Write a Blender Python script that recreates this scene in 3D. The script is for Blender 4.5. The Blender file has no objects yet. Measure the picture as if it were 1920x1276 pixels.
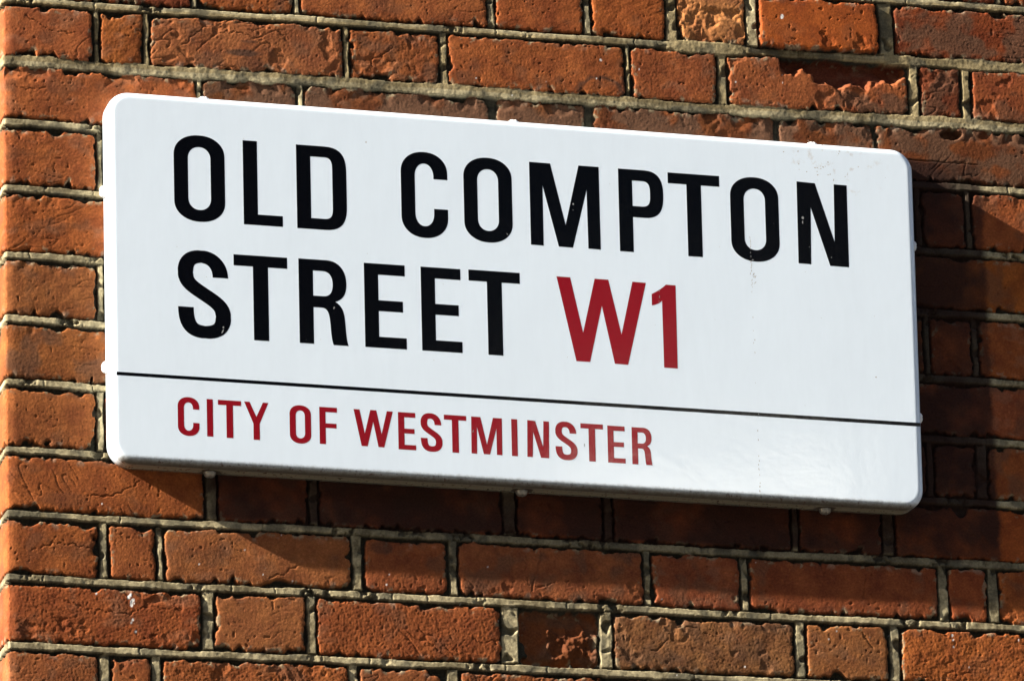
import bpy, math
import numpy as np
from mathutils import Vector, Matrix

scene = bpy.context.scene
MM = 0.001
ORIGIN_Z = 4.51          # height of the wall's datum above the pavement (m)

# ------------------------------------------------------------------ camera
cam_d = bpy.data.cameras.new('camera')
cam = bpy.data.objects.new('camera', cam_d)
scene.collection.objects.link(cam)
cam_d.sensor_width = 36.0
cam_d.lens = 12961.4 / 1920 * 36.0
cam_d.clip_start = 0.1
cam_d.clip_end = 500.0
right = Vector((0.96175, -0.272249, -0.0303))
fwd = Vector((0.267528, 0.909736, 0.317505))
up = right.cross(fwd)
m = Matrix((right, up, -fwd)).transposed().to_4x4()
m.translation = Vector((-1.90804, -7.12994, -2.86093 + ORIGIN_Z))
cam.matrix_world = m
scene.camera = cam

# ------------------------------------------------------------------ sun and sky
SUN_TRAVEL = Vector((187.0, 22.8, -99.0)).normalized()     # raking along the wall from upper left
to_sun = -SUN_TRAVEL
sun_d = bpy.data.lights.new('sun', 'SUN')
sun_d.energy = 5.0
sun_d.angle = math.radians(0.5)
sun_d.color = (1.0, 0.94, 0.84)
sun = bpy.data.objects.new('sun', sun_d)
sun.rotation_mode = 'QUATERNION'
sun.rotation_quaternion = SUN_TRAVEL.to_track_quat('-Z', 'Y')
sun.location = (-6, -3, 10)
scene.collection.objects.link(sun)

world = bpy.data.worlds.new('World')
scene.world = world
world.use_nodes = True
nt = world.node_tree
nt.nodes.clear()
wo = nt.nodes.new('ShaderNodeOutputWorld')
bg = nt.nodes.new('ShaderNodeBackground')
sky = nt.nodes.new('ShaderNodeTexSky')
sky.sky_type = 'NISHITA'
sky.sun_disc = False
sky.sun_elevation = math.asin(to_sun.z)
sky.sun_rotation = math.atan2(to_sun.x, to_sun.y)
sky.air_density = 1.0
sky.dust_density = 1.2
bg.inputs['Strength'].default_value = 0.05
# thin broken cloud
tc = nt.nodes.new('ShaderNodeTexCoord')
cn = nt.nodes.new('ShaderNodeTexNoise')
cn.inputs['Scale'].default_value = 3.0
cn.inputs['Detail'].default_value = 7.0
cr = nt.nodes.new('ShaderNodeValToRGB')
cr.color_ramp.elements[0].position = 0.60
cr.color_ramp.elements[1].position = 0.80
mixc = nt.nodes.new('ShaderNodeMix'); mixc.data_type = 'RGBA'
mixc.inputs['B'].default_value = (6.5, 7.0, 7.8, 1)
L = nt.links.new
L(tc.outputs['Generated'], cn.inputs['Vector']); L(cn.outputs['Fac'], cr.inputs['Fac'])
L(cr.outputs['Color'], mixc.inputs['Factor']); L(sky.outputs['Color'], mixc.inputs['A'])
L(mixc.outputs['Result'], bg.inputs['Color']); L(bg.outputs['Background'], wo.inputs['Surface'])

scene.view_settings.view_transform = 'Standard'
scene.view_settings.look = 'None'
scene.view_settings.exposure = 2.0
scene.view_settings.gamma = 1.0

# ------------------------------------------------------------------ helpers
def link(o, parent=None):
    scene.collection.objects.link(o)
    if parent is not None:
        o.parent = parent
    return o

def new_mat(name):
    mt = bpy.data.materials.new(name)
    mt.use_nodes = True
    return mt, mt.node_tree, mt.node_tree.nodes['Principled BSDF']

def mesh_obj(name, verts, faces, mat, parent=None, smooth=False):
    me = bpy.data.meshes.new(name)
    me.from_pydata([tuple(v) for v in verts], [], faces)
    if smooth:
        me.polygons.foreach_set('use_smooth', [True] * len(me.polygons))
    me.materials.append(mat)
    me.update()
    return link(bpy.data.objects.new(name, me), parent)

# ------------------------------------------------------------------ brick wall (height field bent round its corner)
XC = -397.5            # corner line of the wall (mm)
RC = 4.0               # its worn radius
def span(a, b, st):
    n = max(1, int(round(abs(b - a) / st)))
    return np.linspace(a, b, n, endpoint=False)
FINE = 1.0
side_len = 1300.0
s_front = XC + RC
arc = RC * math.pi / 2
xs = np.concatenate([
    span(s_front - arc - side_len, s_front - arc - 700, 25),
    span(s_front - arc - 700, s_front - arc - 50, 4),
    span(s_front - arc - 50, s_front - arc, 1.2),
    span(s_front - arc, s_front, 0.7),
    span(s_front, 842, FINE),
    span(842, 1000, 2.5), span(1000, 1600, 3.5),
    span(1600, 3000, 28), [3000.0]])
zs = np.concatenate([
    span(-ORIGIN_Z * 1000 + 1, -1500, 26), span(-1500, -960, 3.5), span(-960, -810, 2.5),
    span(-810, 100, FINE), span(100, 240, 2.5), span(240, 640, 3.5), span(640, 1500, 28), [1500.0]])
NX, NZ = len(xs), len(zs)
X, Z = np.meshgrid(xs, zs)          # rows: z, cols: s
X = X.astype(np.float32); Z = Z.astype(np.float32)

_seed = [11]
def noise(x, z, scale, seed=None):
    """smooth gradient-like lattice noise in -1..1"""
    if seed is None:
        _seed[0] += 1; seed = _seed[0]
    rng = np.random.RandomState(seed)
    T = 256
    ang = rng.rand(T, T).astype(np.float32) * 6.2831853
    gx, gz = np.cos(ang), np.sin(ang)
    u = x / scale + 37.17 * (seed % 13); v = z / scale + 11.31 * (seed % 7)
    iu = np.floor(u).astype(np.int32); iv = np.floor(v).astype(np.int32)
    fu = (u - iu).astype(np.float32); fv = (v - iv).astype(np.float32)
    a, b = iu & 255, iv & 255
    a1, b1 = (a + 1) & 255, (b + 1) & 255
    su = fu * fu * fu * (fu * (fu * 6 - 15) + 10)
    sv = fv * fv * fv * (fv * (fv * 6 - 15) + 10)
    n00 = gx[a, b] * fu + gz[a, b] * fv
    n10 = gx[a1, b] * (fu - 1) + gz[a1, b] * fv
    n01 = gx[a, b1] * fu + gz[a, b1] * (fv - 1)
    n11 = gx[a1, b1] * (fu - 1) + gz[a1, b1] * (fv - 1)
    r = (n00 * (1 - su) + n10 * su) * (1 - sv) + (n01 * (1 - su) + n11 * su) * sv
    return r * 1.5

def fbm(x, z, scale, octv=3, gain=0.5, seed=None):
    out = 0; amp = 1.0
    for k in range(octv):
        out = out + amp * noise(x, z, scale / (2 ** k), None if seed is None else seed + 31 * k)
        amp *= gain
    return out

def sstep(a, b, v):
    t = np.clip((v - a) / (b - a), 0, 1)
    return t * t * (3 - 2 * t)

# bed joints: height at x=-366 and x=+780 (mm)
BEDS = {-2: (74, 78), -1: (-2.6, 3.9), 0: (-75.5, -71.2), 1: (-149.8, -150.5), 2: (-228.7, -231.3), 3: (-307.8, -306.9),
        4: (-382.6, -387.3), 5: (-456.9, -460.7), 6: (-535.2, -534.9), 7: (-609.2, -608.6), 8: (-682.1, -682.6),
        9: (-759.5, -757.5), 10: (-836, -834)}
def bed(i, x):
    if i in BEDS:
        a, b = BEDS[i]
    else:
        a = b = (-2.6 - 76.0 * (i + 1))
    return a + (b - a) * np.clip((x + 366) / 1146, -1, 2)
# perpends of each course (mm), the course below bed i-1 and above bed i ; second number = half width of the joint
PERP = {
 -1: [(-289, 5), (-175, 5), (-55, 5), (177, 5.6), (292, 5.6), (394, 8.5), (492, 9), (657, 11), (868, 6), (985, 6)],
  0: [(-289, 5.0), (-231, 5.2), (3, 5.2), (118, 6.6), (339, 4.8), (453, 7.6), (688, 8.2), (753, 7.4), (985, 6)],
  1: [(-171, 5.0), (-53, 5.6), (175, 5.6), (290, 5.6), (517, 3.0), (637, 2.4), (868, 5)],
  2: [(-287, 5.5), (-229, 5), (3, 5), (117, 5), (342, 5), (456, 5), (685, 6), (747, 5.5), (980, 5)],
  3: [(-171, 5), (-53, 5), (175, 5), (290, 5), (517, 5), (632, 5), (868, 5)],
  4: [(-288, 6.5), (-229, 5), (3, 5), (117, 5), (342, 5), (456, 5), (688, 5), (747, 5.5), (980, 5)],
  5: [(-171, 5), (-53, 5), (175, 5), (290, 5), (517, 5), (632, 5), (868, 5)],
  6: [(-290, 6.5), (-229, 5), (3, 5), (117, 5), (342, 5), (456, 5), (684, 6), (747, 8.5), (980, 5)],
  7: [(-165, 8.5), (-48, 7.5), (179, 10), (295, 7.5), (517, 6), (629, 9), (868, 5)],
  8: [(-288, 6.8), (-224, 5.5), (1, 8), (112, 7), (339, 6.2), (454, 6.6), (692, 8), (752, 8.5), (980, 5)],
  9: [(-171, 8.5), (-53, 7), (176, 12), (288, 9.5), (517, 8.0), (630, 8.5), (868, 6)],
 10: [(-288, 8), (-230, 7.5), (-6, 7.5), (108, 9), (339, 6), (453, 6), (685, 6), (750, 6), (980, 6)],
}
def perps(i):
    if i in PERP:
        ps = list(PERP[i])
    else:
        base = [(-288, 5.5), (-229, 5.5)] if i % 2 == 0 else [(-171, 5.5), (-53, 5.5)]
        ps = base; x = base[-1][0]; flip = True
        while x < 1000:
            x += 228.6 if flip else 114.3
            flip = not flip
            ps.append((x, 5.5))
    x = ps[-1][0]; flip = True
    while x < 3100:
        x += 228.6 if flip else 114.3
        flip = not flip
        ps.append((x, 5.5))
    # round the corner on to the return face
    x = -397.5 - (112 if i % 2 else 225)
    flip = bool(i % 2)
    left = []
    while x > -1800:
        left.append((x, 5.5))
        x -= 228.6 if flip else 114.3
        flip = not flip
    return left[::-1] + ps

# half gaps of the bed joints
wob = 1.1 * fbm(X, Z * 0 + 3, 130, 2)
wx = X + 1.7 * noise(X, Z, 24) + 1.2 * noise(X, Z, 8)
wz = Z + 1.4 * noise(X, Z, 26) + 1.1 * noise(X, Z, 9)
g1 = noise(X, Z, 3.1); g2 = noise(X, Z, 1.9)

Hh = np.full(X.shape, -6.0, np.float32)      # height towards the street, mm
col = np.zeros(X.shape + (3,), np.float32)
brickmask = np.zeros(X.shape, np.float32)

# mortar first
mort_n = fbm(X, Z, 9, 3)
mort_big = fbm(X, Z, 60, 3)
ribh = np.full(X.shape, -6.0, np.float32) + 1.3 * fbm(X, Z, 8, 3) 
ribm = np.zeros(X.shape, np.float32)

crack_bed = noise(X, Z * 0.2, 4.0)
all_ids = range(-21, 60)
rng = np.random.RandomState(5)
brick_id = {}
# per-brick look: (course, index counted from the corner) -> (tint multiplier rgb), dark-soot amount, texture strength, height, colour mottle
LOOK = {
 (-1, 3): ((1.05, 1.1, 1.0), .05, 1.0, .4), (-1, 4): ((1.0, .95, .8), .05, .9, .2), (-1, 5): ((1.05, 1.0, .75), .0, 1., .3), 
 (-1, 6): ((1.5, 2.1, 2.1), .0, 1.3, .2), (-1, 7): ((1.2, 1.0, .6), .0, .45, 3.2), (-1, 8): ((.66, .52, .46), .42, 1.2, .3),
 (0, 0): ((1.05, 1.05, 1.0), .05, .8, .3), (0, 1): ((.95, .98, .7), .05, 1.2, .2), (0, 2): ((1.0, 1.18, 1.25), .18, 1.3, .3),
 (0, 3): ((.85, .9, .8), .25, 1.5, -.1), (0, 4): ((1.0, 1.0, .85), .12, .9, .3), (0, 5): ((.9, .9, .85), .1, 1.3, .1),
 (0, 6): ((.95, .98, .95), .05, 1.2, .5), (0, 7): ((.6, .55, .6), .3, 1.0, -.4), (0, 8): ((.85, .78, .75), .25, 1.1, .2),
 (1, 0): ((1.0, 1.0, .9), .06, 1.0, .3), (1, 1): ((.48, .56, .5), .55, 1.2, -.5), (1, 2): ((.43, .46, .42), .6, 1.3, -.3),
 (1, 3): ((.5, .6, .58), .5, 1.3, -.4), (1, 4): ((.43, .46, .42), .55, 1.3, -.3), (1, 5): ((.44, .46, .4), .65, 1.4, -.4),
 (1, 6): ((.55, .56, .5), .6, 1.0, -.1), (1, 7): ((.95, .9, .8), .25, 1.1, .1),
 (2, 0): ((1.0, 1.0, .85), .08, 1.2, .2), (2, 6): ((.8, .6, .5), .1, 1, 0), (2, 7): ((.8, .7, .6), .15, 1, 0), (2, 8): ((.95, .9, .8), .15, 1.2, .2),
 (3, 0): ((.95, .92, .7), .1, 1.2, .2), (4, 0): ((.85, 1.0, .9), .12, 1.0, .2), (5, 0): ((.85, .98, .8), .3, 1.1, .1), (6, 0): ((.95, 1.05, .9), .08, .9, .3),
 (7, 0): ((1.0, 1.0, .8), .06, 1.0, .3), (7, 1): ((.8, .68, .6), .2, 1, 0), (7, 2): ((.8, .68, .6), .3, 1, 0), (7, 3): ((.9, .75, .6), .15, 1, 0),
 (7, 4): ((.85, .7, .6), .2, 1, 0), (7, 5): ((.85, .7, .55), .2, 1, 0), (7, 6): ((1.0, .85, .6), .15, 1, .2),
 (8, 0): ((.98, 1.0, .8), .08, 1.0, .3), (8, 1): ((1.0, 1.05, .95), .05, 1.0, .2), (8, 2): ((.98, 1.18, 1.15), .08, .9, .4), (8, 3): ((.9, .9, .9), .15, 1.3, .0),
 (8, 4): ((.85, .92, 1.0), .25, 1.1, .2), (8, 5): ((.82, .8, .9), .2, .8, .1), (8, 6): ((.8, .75, .75), .2, .9, .1), (8, 7): ((.9, .8, .75), .1, .9, .1),
 (9, 0): ((.88, .82, .7), .12, 1.6, .2), (9, 1): ((1.02, 1.25, 1.25), .06, .7, .5), (9, 2): ((.92, .9, .8), .12, 1.8, .1), (9, 3): ((.75, .8, .75), .3, 1.5, -9),
 (9, 4): ((.78, 1.15, 1.25), .22, 1.4, .2), (9, 5): ((.92, 1.2, 1.15), .06, .9, .4), (9, 6): ((1.1, 1.1, .8), .03, 1.8, .3),
 (10, 0): ((.9, 1.0, .95), .15, 1.5, .1), (10, 1): ((.98, 1.05, .95), .1, 1.0, .2), (10, 2): ((.95, 1.0, .85), .15, 2.0, .2),
 (10, 3): ((.95, 1.1, 1.1), .1, .8, .2), (10, 4): ((.9, .9, .75), .2, 2.2, .1)}

for i in all_ids:
    zt = bed(i - 1, 0.0); zb = bed(i, 0.0)
    if zt < -ORIGIN_Z * 1000 - 80 or zb > 1580:
        continue
    r0 = np.searchsorted(zs, zb - 16); r1 = np.searchsorted(zs, zt + 16)
    r0 = max(0, r0); r1 = min(NZ, r1)
    if r1 - r0 < 1:
        continue
    sl = slice(r0, r1)
    x = X[sl]; z = Z[sl]
    fx = wx[sl]; fz = wz[sl]
    topb = bed(i - 1, x) + wob[sl]; botb = bed(i, x) + wob[sl]
    # half gap varies along the joint; beds 0 and -1(right) are full and rough
    hg_t = 7.3 + 1.8 * noise(x, x * 0 + i, 38, 500 + i)
    hg_b = 5.8 + 1.3 * noise(x, x * 0 + i, 45, 900 + i)
    ps = perps(i)
    px = np.array([p[0] for p in ps], np.float32); ph = np.array([p[1] for p in ps], np.float32)
    lean = 0.012 * np.sin(i * 2.3)
    xl = x - lean * (z - (zt + zb) / 2)
    k = np.searchsorted(px, xl)
    kl = np.clip(k - 1, 0, len(ps) - 1); kr = np.clip(k, 0, len(ps) - 1)
    dl = (fx - lean * (z - (zt + zb) / 2)) - (px[kl] + ph[kl])
    dr_ = (px[kr] - ph[kr]) - (fx - lean * (z - (zt + zb) / 2))
    # ragged, dragged lower edges: scalloped bites
    bite = np.maximum(0, noise(x, z * 0.35, 9.5, 300 + i) - 0.12) * 9 * (0.25 + 0.75 * sstep(-.2, .1, noise(x, x * 0, 90, 333 + i)))
    bite2 = np.maximum(0, noise(x, z * 0.6, 17, 1300 + i) - 0.22) * 8
    dt = (topb - hg_t) - fz - bite2
    db = fz - (botb + hg_b) - bite
    d1 = np.minimum(dl, dr_); d2 = np.minimum(dt, db)
    rr = 5.0
    dcor = rr - np.hypot(np.maximum(rr - d1, 0), np.maximum(rr - d2, 0))
    d = np.where((d1 < rr) & (d2 < rr), dcor, np.minimum(d1, d2))
    chunk = np.maximum(0, noise(x, z, 31, 281) - .37) * 15 + np.maximum(0, noise(x, z, 13, 282) - .40) * 9
    d = d - chunk
    d = d + 0.45 * g1[sl] + 0.3 * g2[sl] + .7 * noise(x, z, 5.2, 280)
    B = sstep(-0.8, 0.6, d)
    # index of each brick counted from the wall's corner
    n_left = int(np.sum(px < XC))
    bi = (k - n_left)
    bh = np.zeros_like(x); bc = np.zeros(x.shape + (3,), np.float32); tex_s = np.ones_like(x); soot = np.zeros_like(x)
    tiltx = np.zeros_like(x); tiltz = np.zeros_like(x); off = np.zeros_like(x); rot = np.zeros_like(x)
    for b in np.unique(bi):
        mk = bi == b
        rr_ = np.random.RandomState((i + 50) * 131 + int(b) + 20)
        if (i, int(b)) in LOOK:
            tint, so, tx, hh = LOOK[(i, int(b))]
        else:
            q = rr_.rand()
            tint = (0.72 + 0.35 * q, 0.62 + 0.45 * q, 0.6 + 0.35 * rr_.rand()); so = .1 + .2 * rr_.rand(); tx = .9 + .6 * rr_.rand(); hh = rr_.uniform(-.3, .4)
        bh[mk] = hh; bc[mk] = tint; tex_s[mk] = tx; soot[mk] = so
        xm = float(np.mean(x[mk]))
        tiltx[mk] = rr_.uniform(-1, 1) * 0.003 * (x[mk] - xm)
        tiltz[mk] = rr_.uniform(-1, 1) * 0.006 * (z[mk] - (zt + zb) / 2)
        off[mk] = rr_.rand() * 900; rot[mk] = rr_.uniform(-0.9, 0.9)
    ca, sa = np.cos(rot), np.sin(rot)
    rx = (x * ca + z * sa) + off; rz = (-x * sa + z * ca) * 1.5 + off * 1.7
    wv = .5 + .5 * np.sin(off * 1.7)
    grain = (0.04 + .16 * wv) * noise(rx, rz, 14, 41) + 0.07 * noise(rx, rz, 6.1, 42) + 0.085 * noise(x + off, z, 3.6, 43) + 0.13 * noise(x, z + off, 2.3, 44)
    swell = 0.45 * noise(x + off, z, 48, 45)
    crease = 1 - np.abs(noise(rx + 2.5 * noise(rx, rz, 12, 46), rz * 2.2, 38, 47)) * 13
    cmask = sstep(0.15, 0.5, noise(x + off * 2, z, 55, 48))
    crease = np.maximum(crease, 0) * cmask
    pits = sstep(0.58, 0.72, noise(x + off, z - off, 5.0, 49)) * sstep(0.1 - .5 * (np.sin(off * 5.1) > .5), 0.5, noise(x - off, z, 30, 50))
    hb = bh + swell * (0.6 + 0.4 * tex_s) + tiltx + tiltz + tex_s * grain - (.15 + .6 * np.abs(np.sin(off * 2.9))) * tex_s * crease - 1.3 * pits
    flk = noise(x + off * 3, z, 36, 283) + .35 * noise(x, z, 9, 284)
    flake = sstep(.40, .43, flk) * (np.sin(off * 7.3) > .4)
    hb = hb - .55 * flake - .5 * sstep(.56, .60, flk) * (np.sin(off * 7.3) > .4)
    hb = hb - 1.0 * np.exp(-np.maximum(d, 0) / 0.9) - 0.35 * np.exp(-np.maximum(d, 0) / 4)
    # ---- bed mortar (struck ribbon below this course) ----
    wbed = z - botb + 0.5 * noise(x, z * 0, 14, 700 + i) + .55 * noise(x, z, 7, 701) + .3 * g1[sl]
    full = 0.0 * x
    if i == 0:
        full = full + 1.0
    if i == -1:
        full = sstep(375, 400, x) * (1 - sstep(478, 492, x) * sstep(660, 640, x))
    if i == 1:
        full = full * 0
    hw = 4.25 + 0.8 * noise(x, x * 0, 38, 800 + i)
    ccell = np.floor(x / 47. + i * .37); cpos = (ccell + .5 - i * .37) * 47. + 22 * np.sin(ccell * 12.9 + i * 4.1)
    cut = np.exp(-((x - cpos + 1.2 * noise(x, z, 5, 830)) / .55) ** 2) * (np.sin(ccell * 7.7 + i * 1.9) > .45)
    rib = 0.5 - 1.1 * (wbed + hw) / (2 * hw) + 0.26 * mort_n[sl] + 0.10 * g1[sl] + 0.5 * noise(x, x * 0 + i, 60, 835) - 1.6 * cut - (3.0 * sstep(484, 500, x) * sstep(662, 645, x) if i == -1 else 0)
    brk = sstep(0.25, 0.5, noise(x, x * 0 + 5, 50, 820 + i))       # stretches where the pointing has crumbled
    inr = sstep(-hw - 0.5, -hw + 0.4, wbed) * (1 - sstep(hw - 0.6, hw + 0.6, wbed)) * (1 - 0.75 * brk * sstep(-.3, .4, mort_n[sl]))
    fh = hw + 3.0 + 1.6 * mort_big[sl] + .8 * noise(x, z, 14, 840)
    inf = 1 - sstep(fh - 1.5, fh + 1.0, np.abs(wbed + 0.5))
    flat_h = -0.3 + 0.3 * mort_n[sl] + 0.45 * mort_big[sl] - 0.05 * wbed + 0.15 * g1[sl]
    inr = inr * (1 - full) + inf * full
    rib = rib * (1 - full) + flat_h * full
    hm = ribh[sl].copy(); mm_ = ribm[sl]
    cand = ribh[sl] * (1 - inr) + rib * inr
    hm = np.where(np.abs(z - botb) < 14, np.maximum(hm, cand), hm)
    ribm[sl] = np.maximum(mm_, np.where(np.abs(z - botb) < 14, inr, 0))
    # ---- perpend mortar ----
    near = np.where(np.abs(xl - px[kl]) < np.abs(xl - px[kr]), kl, kr)
    wp = xl - px[near] + 1.0 * noise(x * 0 + near * 9., z, 18, 1000 + i)
    hp = np.maximum(ph[near] - 2.5, 0.5) * .95 + 1.0 * noise(x * 0 + near * 5., z, 26, 1100 + i)
    inp = sstep(-hp - 0.5, -hp + 0.4, wp) * (1 - sstep(hp - 0.4, hp + 0.6, wp)) * (z < topb - hw - .5) * (z > botb + hw + 1.5 )
    inp = inp * (1 - 0.6 * sstep(0.3, 0.5, noise(x, z, 15, 1150 + i)))
    if i == 1:
        inp = inp * (1 - .92 * (x > 100))
    pr = -0.75 + 0.9 * wp / (2 * np.maximum(hp, 1)) + 0.25 * mort_n[sl] + 0.12 * g1[sl]
    hm = np.maximum(hm, hm * (1 - inp) + pr * inp)
    ribm[sl] = np.maximum(ribm[sl], inp)
    ribh[sl] = hm
    # ---- special bricks ----
    soot_extra = 0 * x
    if i == 0:      # long brick with its upper face spalled away, deep hollow under the bed above
        t = (x - 462) / 218.0
        inb = (x > 462) & (x < 681)
        prof = np.where(t < .28, 0.05 + 0 * t, 0) + np.where(t >= .28, 0.33 + 0.30 * np.exp(-((t - .66) / .22) ** 2) , 0)
        zz = (z + 2.0) / -66.0     # 0 top, 1 bottom
        lim = np.where(t < .26, -.2, 0.30 + 0.22 * np.exp(-((t - .62) / .2) ** 2) - 0.14 * np.exp(-((t - .40) / .05) ** 2) * 1.0) + 0.10 * noise(x, z, 17, 61) + 0.04 * noise(x, z, 6, 62)
        sp = sstep(-0.05, 0.10, lim - zz) * sstep(524, 533, x + 5 * noise(x, z, 12, 640)) * sstep(682, 672, x)
        dep = 19 - 10 * zz + 2.2 * noise(x, z, 17, 63) + .7 * noise(x, z, 6, 64) - 6.5 * np.exp(-(((t - .80) / .09) ** 2 + ((zz - .30) / .2) ** 2))
        hb = hb - sp * dep
        bc = bc * (1 - sp[..., None]) + sp[..., None] * np.array((.46, .42, .6), np.float32)
        dk = sstep(.45, .75, t) * sstep(.5, .65, zz) * inb
        soot_extra = soot_extra + .45 * dk
        patch = np.exp(-(((x - 70 + 10) / 9) ** 2))  * 0
    if i == 9:      # hollowed half brick with a crumbling core
        inb = (x > 186) & (x < 281)
        u_ = (x - 186) / 95.; v_ = (z + 757) / 62.
        lump = 4.0 * np.maximum(0, noise(x, z * .8, 16, 65) + .35) + 3.0 * np.maximum(0, noise(x, z * .7, 8, 66) + .2) + 1.2 * noise(x, z, 4, 67)
        lm = sstep(.22, .40, u_ + .18 * noise(x, z, 20, 68)) * sstep(.06, .25, v_ + 0*u_) * (1 - sstep(.62, .88, v_ + .2 * noise(x, z, 12, 69)))
        hh = -10.5 + lm * (3.5 + lump)
        hb = np.where(inb, hh + 9 * 0 , hb)
        bc = np.where(inb[..., None], bc * (.95 - .4 * lm[..., None]), bc)
    if i == -1:     # soft yellow brick, face crumbled
        inb = (x > 403) & (x < 483)
        cr_ = sstep(-.1, .3, noise(x, z, 26, 70) + .3 * (x < 430))
        hb = np.where(inb, hb - 1.8 * cr_ * (0.8 + .7 * noise(x, z, 11, 71) + .45 * noise(x, z, 5, 711)), hb)
    if i == 1:      # small cavity with loose mortar near the sign's right corner
        cd = np.hypot((x - 731) / 13., (z + 85.5 - .12 * (x - 731)) / 6.5) + .25 * noise(x, z, 8, 75)
        hb = hb - 11 * sstep(1.1, .75, cd)
        soot_extra = soot_extra + .8 * sstep(2.2, .9, cd)
    if i == 8:
        xcq = 209 + 6 * np.sin((z + 645) / 16.)
        hb = hb - 1.1 * np.exp(-((x - xcq + noise(x, z, 6, 76)) / .7) ** 2) * (z > -668)
    if i in (1, 2, 3, 4, 5):   # broken arrises along the top of the dark course
        e = sstep(0.05, .35, noise(x, z * .6, 24, 72 + i)) * sstep(18, 3, dt + 4 * noise(x, z, 9, 73)) * (1.0 if i == 1 else .45)
        hb = hb - 2.2 * e
        if i == 1:
            rd = sstep(.1, .5, noise(x, z, 28, 74)) * sstep(22, 6, dt) * (x > -160)
            bc = bc * (1 - rd[..., None]) + rd[..., None] * np.array((.72, .74, .66), np.float32) * (1 - .3 * (x < 380))[..., None]
    # combine
    Hm = hm
    newH = Hm * (1 - B) + np.maximum(hb, -14) * B
    fullm = inr * full
    newH = np.where(fullm > 0.5, np.maximum(newH, rib - 0.4), newH)
    Bc = B * (1 - np.clip(fullm * (rib > hb - .1), 0, 1))
    inside = (z < topb) & (z >= botb)
    Hh[sl] = np.where(inside, newH, Hh[sl])
    # lower half of the bed belongs to the next course down; it is filled there from ribh
    # brick colour
    mott = 0.5 + 0.5 * np.clip(1.1 * fbm(x + off, z, 30, 3, .6, 81), -1, 1)
    c1 = np.array((.280, .081, .026), np.float32); c2 = np.array((.170, .044, .016), np.float32)
    cb = (c1 * mott[..., None] + c2 * (1 - mott[..., None])) * bc
    fl = sstep(.35, .6, noise(x + off, z, 4.2, 82))[..., None]
    cb = cb * (1 + .22 * fl)
    sn = sstep(0.15 , 0.75, fbm(x - off, z, 42, 3, .6, 83) + soot * 1.3 + soot_extra - .15) * np.clip(.25 + 1.3 * soot + soot_extra, 0, .85)
    bloom = sstep(.25, .8, fbm(x + off, z * 1.4, 38, 3, .6, 88)) * (np.sin(off * 3.3) > .3) * .16
    cb = cb * (1 - bloom[..., None]) + bloom[..., None] * np.array((.30, .17, .10), np.float32)
    # weather staining along the brick heads
    sn = np.maximum(sn, .5 * sstep(9, 1, dt + 5 * noise(x, z, 12, 84)) * sstep(-.2, .5, noise(x, z, 60, 85)))
    cb = cb * (1 - sn[..., None]) + sn[..., None] * np.array((.10, .05, .028), np.float32)
    pale = sstep(.45, .7, fbm(x, z, 15, 2, .5, 86)) * sstep(10, 0, np.minimum(dt, db) )
    cb = cb * (1 - .4 * pale[..., None]) + .4 * pale[..., None] * np.array((.34, .27, .19), np.float32)
    smear = sstep(.42, .58, fbm(x, z, 13, 3, .6, 87)) * sstep(7, 1, d) * (B > .5) * .75
    cb = cb * (1 - smear[..., None]) + smear[..., None] * np.array((.20, .165, .10), np.float32)
    # mortar colour
    mt_ = np.clip(.55 + .45 * mort_n[sl] + .75 * mort_big[sl] + .3 * noise(x, z, 3, 812), 0, 1)[..., None]
    cm = np.array((.36, .30, .175), np.float32) * mt_ + np.array((.13, .104, .057), np.float32) * (1 - mt_)
    cf = np.array((.28, .218, .112), np.float32) * mt_ + np.array((.13, .10, .05), np.float32) * (1 - mt_)
    fm = np.clip(full, 0, 1)[..., None]
    cm = cm * (1 - fm) + cf * fm
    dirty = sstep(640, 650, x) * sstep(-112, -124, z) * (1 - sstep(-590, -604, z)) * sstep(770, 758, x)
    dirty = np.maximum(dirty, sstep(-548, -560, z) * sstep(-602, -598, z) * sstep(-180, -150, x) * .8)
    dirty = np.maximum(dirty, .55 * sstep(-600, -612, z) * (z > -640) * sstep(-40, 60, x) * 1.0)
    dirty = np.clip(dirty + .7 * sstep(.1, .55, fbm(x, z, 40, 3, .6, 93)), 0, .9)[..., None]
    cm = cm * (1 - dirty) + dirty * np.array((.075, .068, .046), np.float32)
    rm = np.clip(np.maximum(ribm[sl], 0), 0, 1)[..., None]
    grime = np.array((.032, .028, .019), np.float32)
    cm = cm * rm + grime * (1 - rm)
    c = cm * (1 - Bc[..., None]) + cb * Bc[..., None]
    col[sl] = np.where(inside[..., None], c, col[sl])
    brickmask[sl] = np.where(inside, Bc, brickmask[sl])

# where the lower half of each ribbon was composed before the ribbon existed, lift it now
Hh = np.where((ribm > 0.5) & (brickmask < 0.5), np.maximum(Hh, ribh), Hh)

# ghost of an older, larger nameplate: a dark grimy rectangle the sign partly covers, its colour deepened to carry shade below the sign
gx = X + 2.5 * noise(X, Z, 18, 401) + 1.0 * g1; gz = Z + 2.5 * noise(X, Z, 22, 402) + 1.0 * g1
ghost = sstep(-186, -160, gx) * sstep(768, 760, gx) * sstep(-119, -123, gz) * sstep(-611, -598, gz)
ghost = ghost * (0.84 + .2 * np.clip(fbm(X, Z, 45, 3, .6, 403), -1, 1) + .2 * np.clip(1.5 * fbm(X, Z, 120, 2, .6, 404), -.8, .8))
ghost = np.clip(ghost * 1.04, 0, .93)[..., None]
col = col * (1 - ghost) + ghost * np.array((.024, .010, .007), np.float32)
groove = np.exp(-((Z + 120.5 + .8 * noise(X, Z, 14, 405)) / .7) ** 2) * sstep(672, 680, X) * sstep(766, 760, X) * brickmask
Hh = Hh - 1.0 * groove

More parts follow.
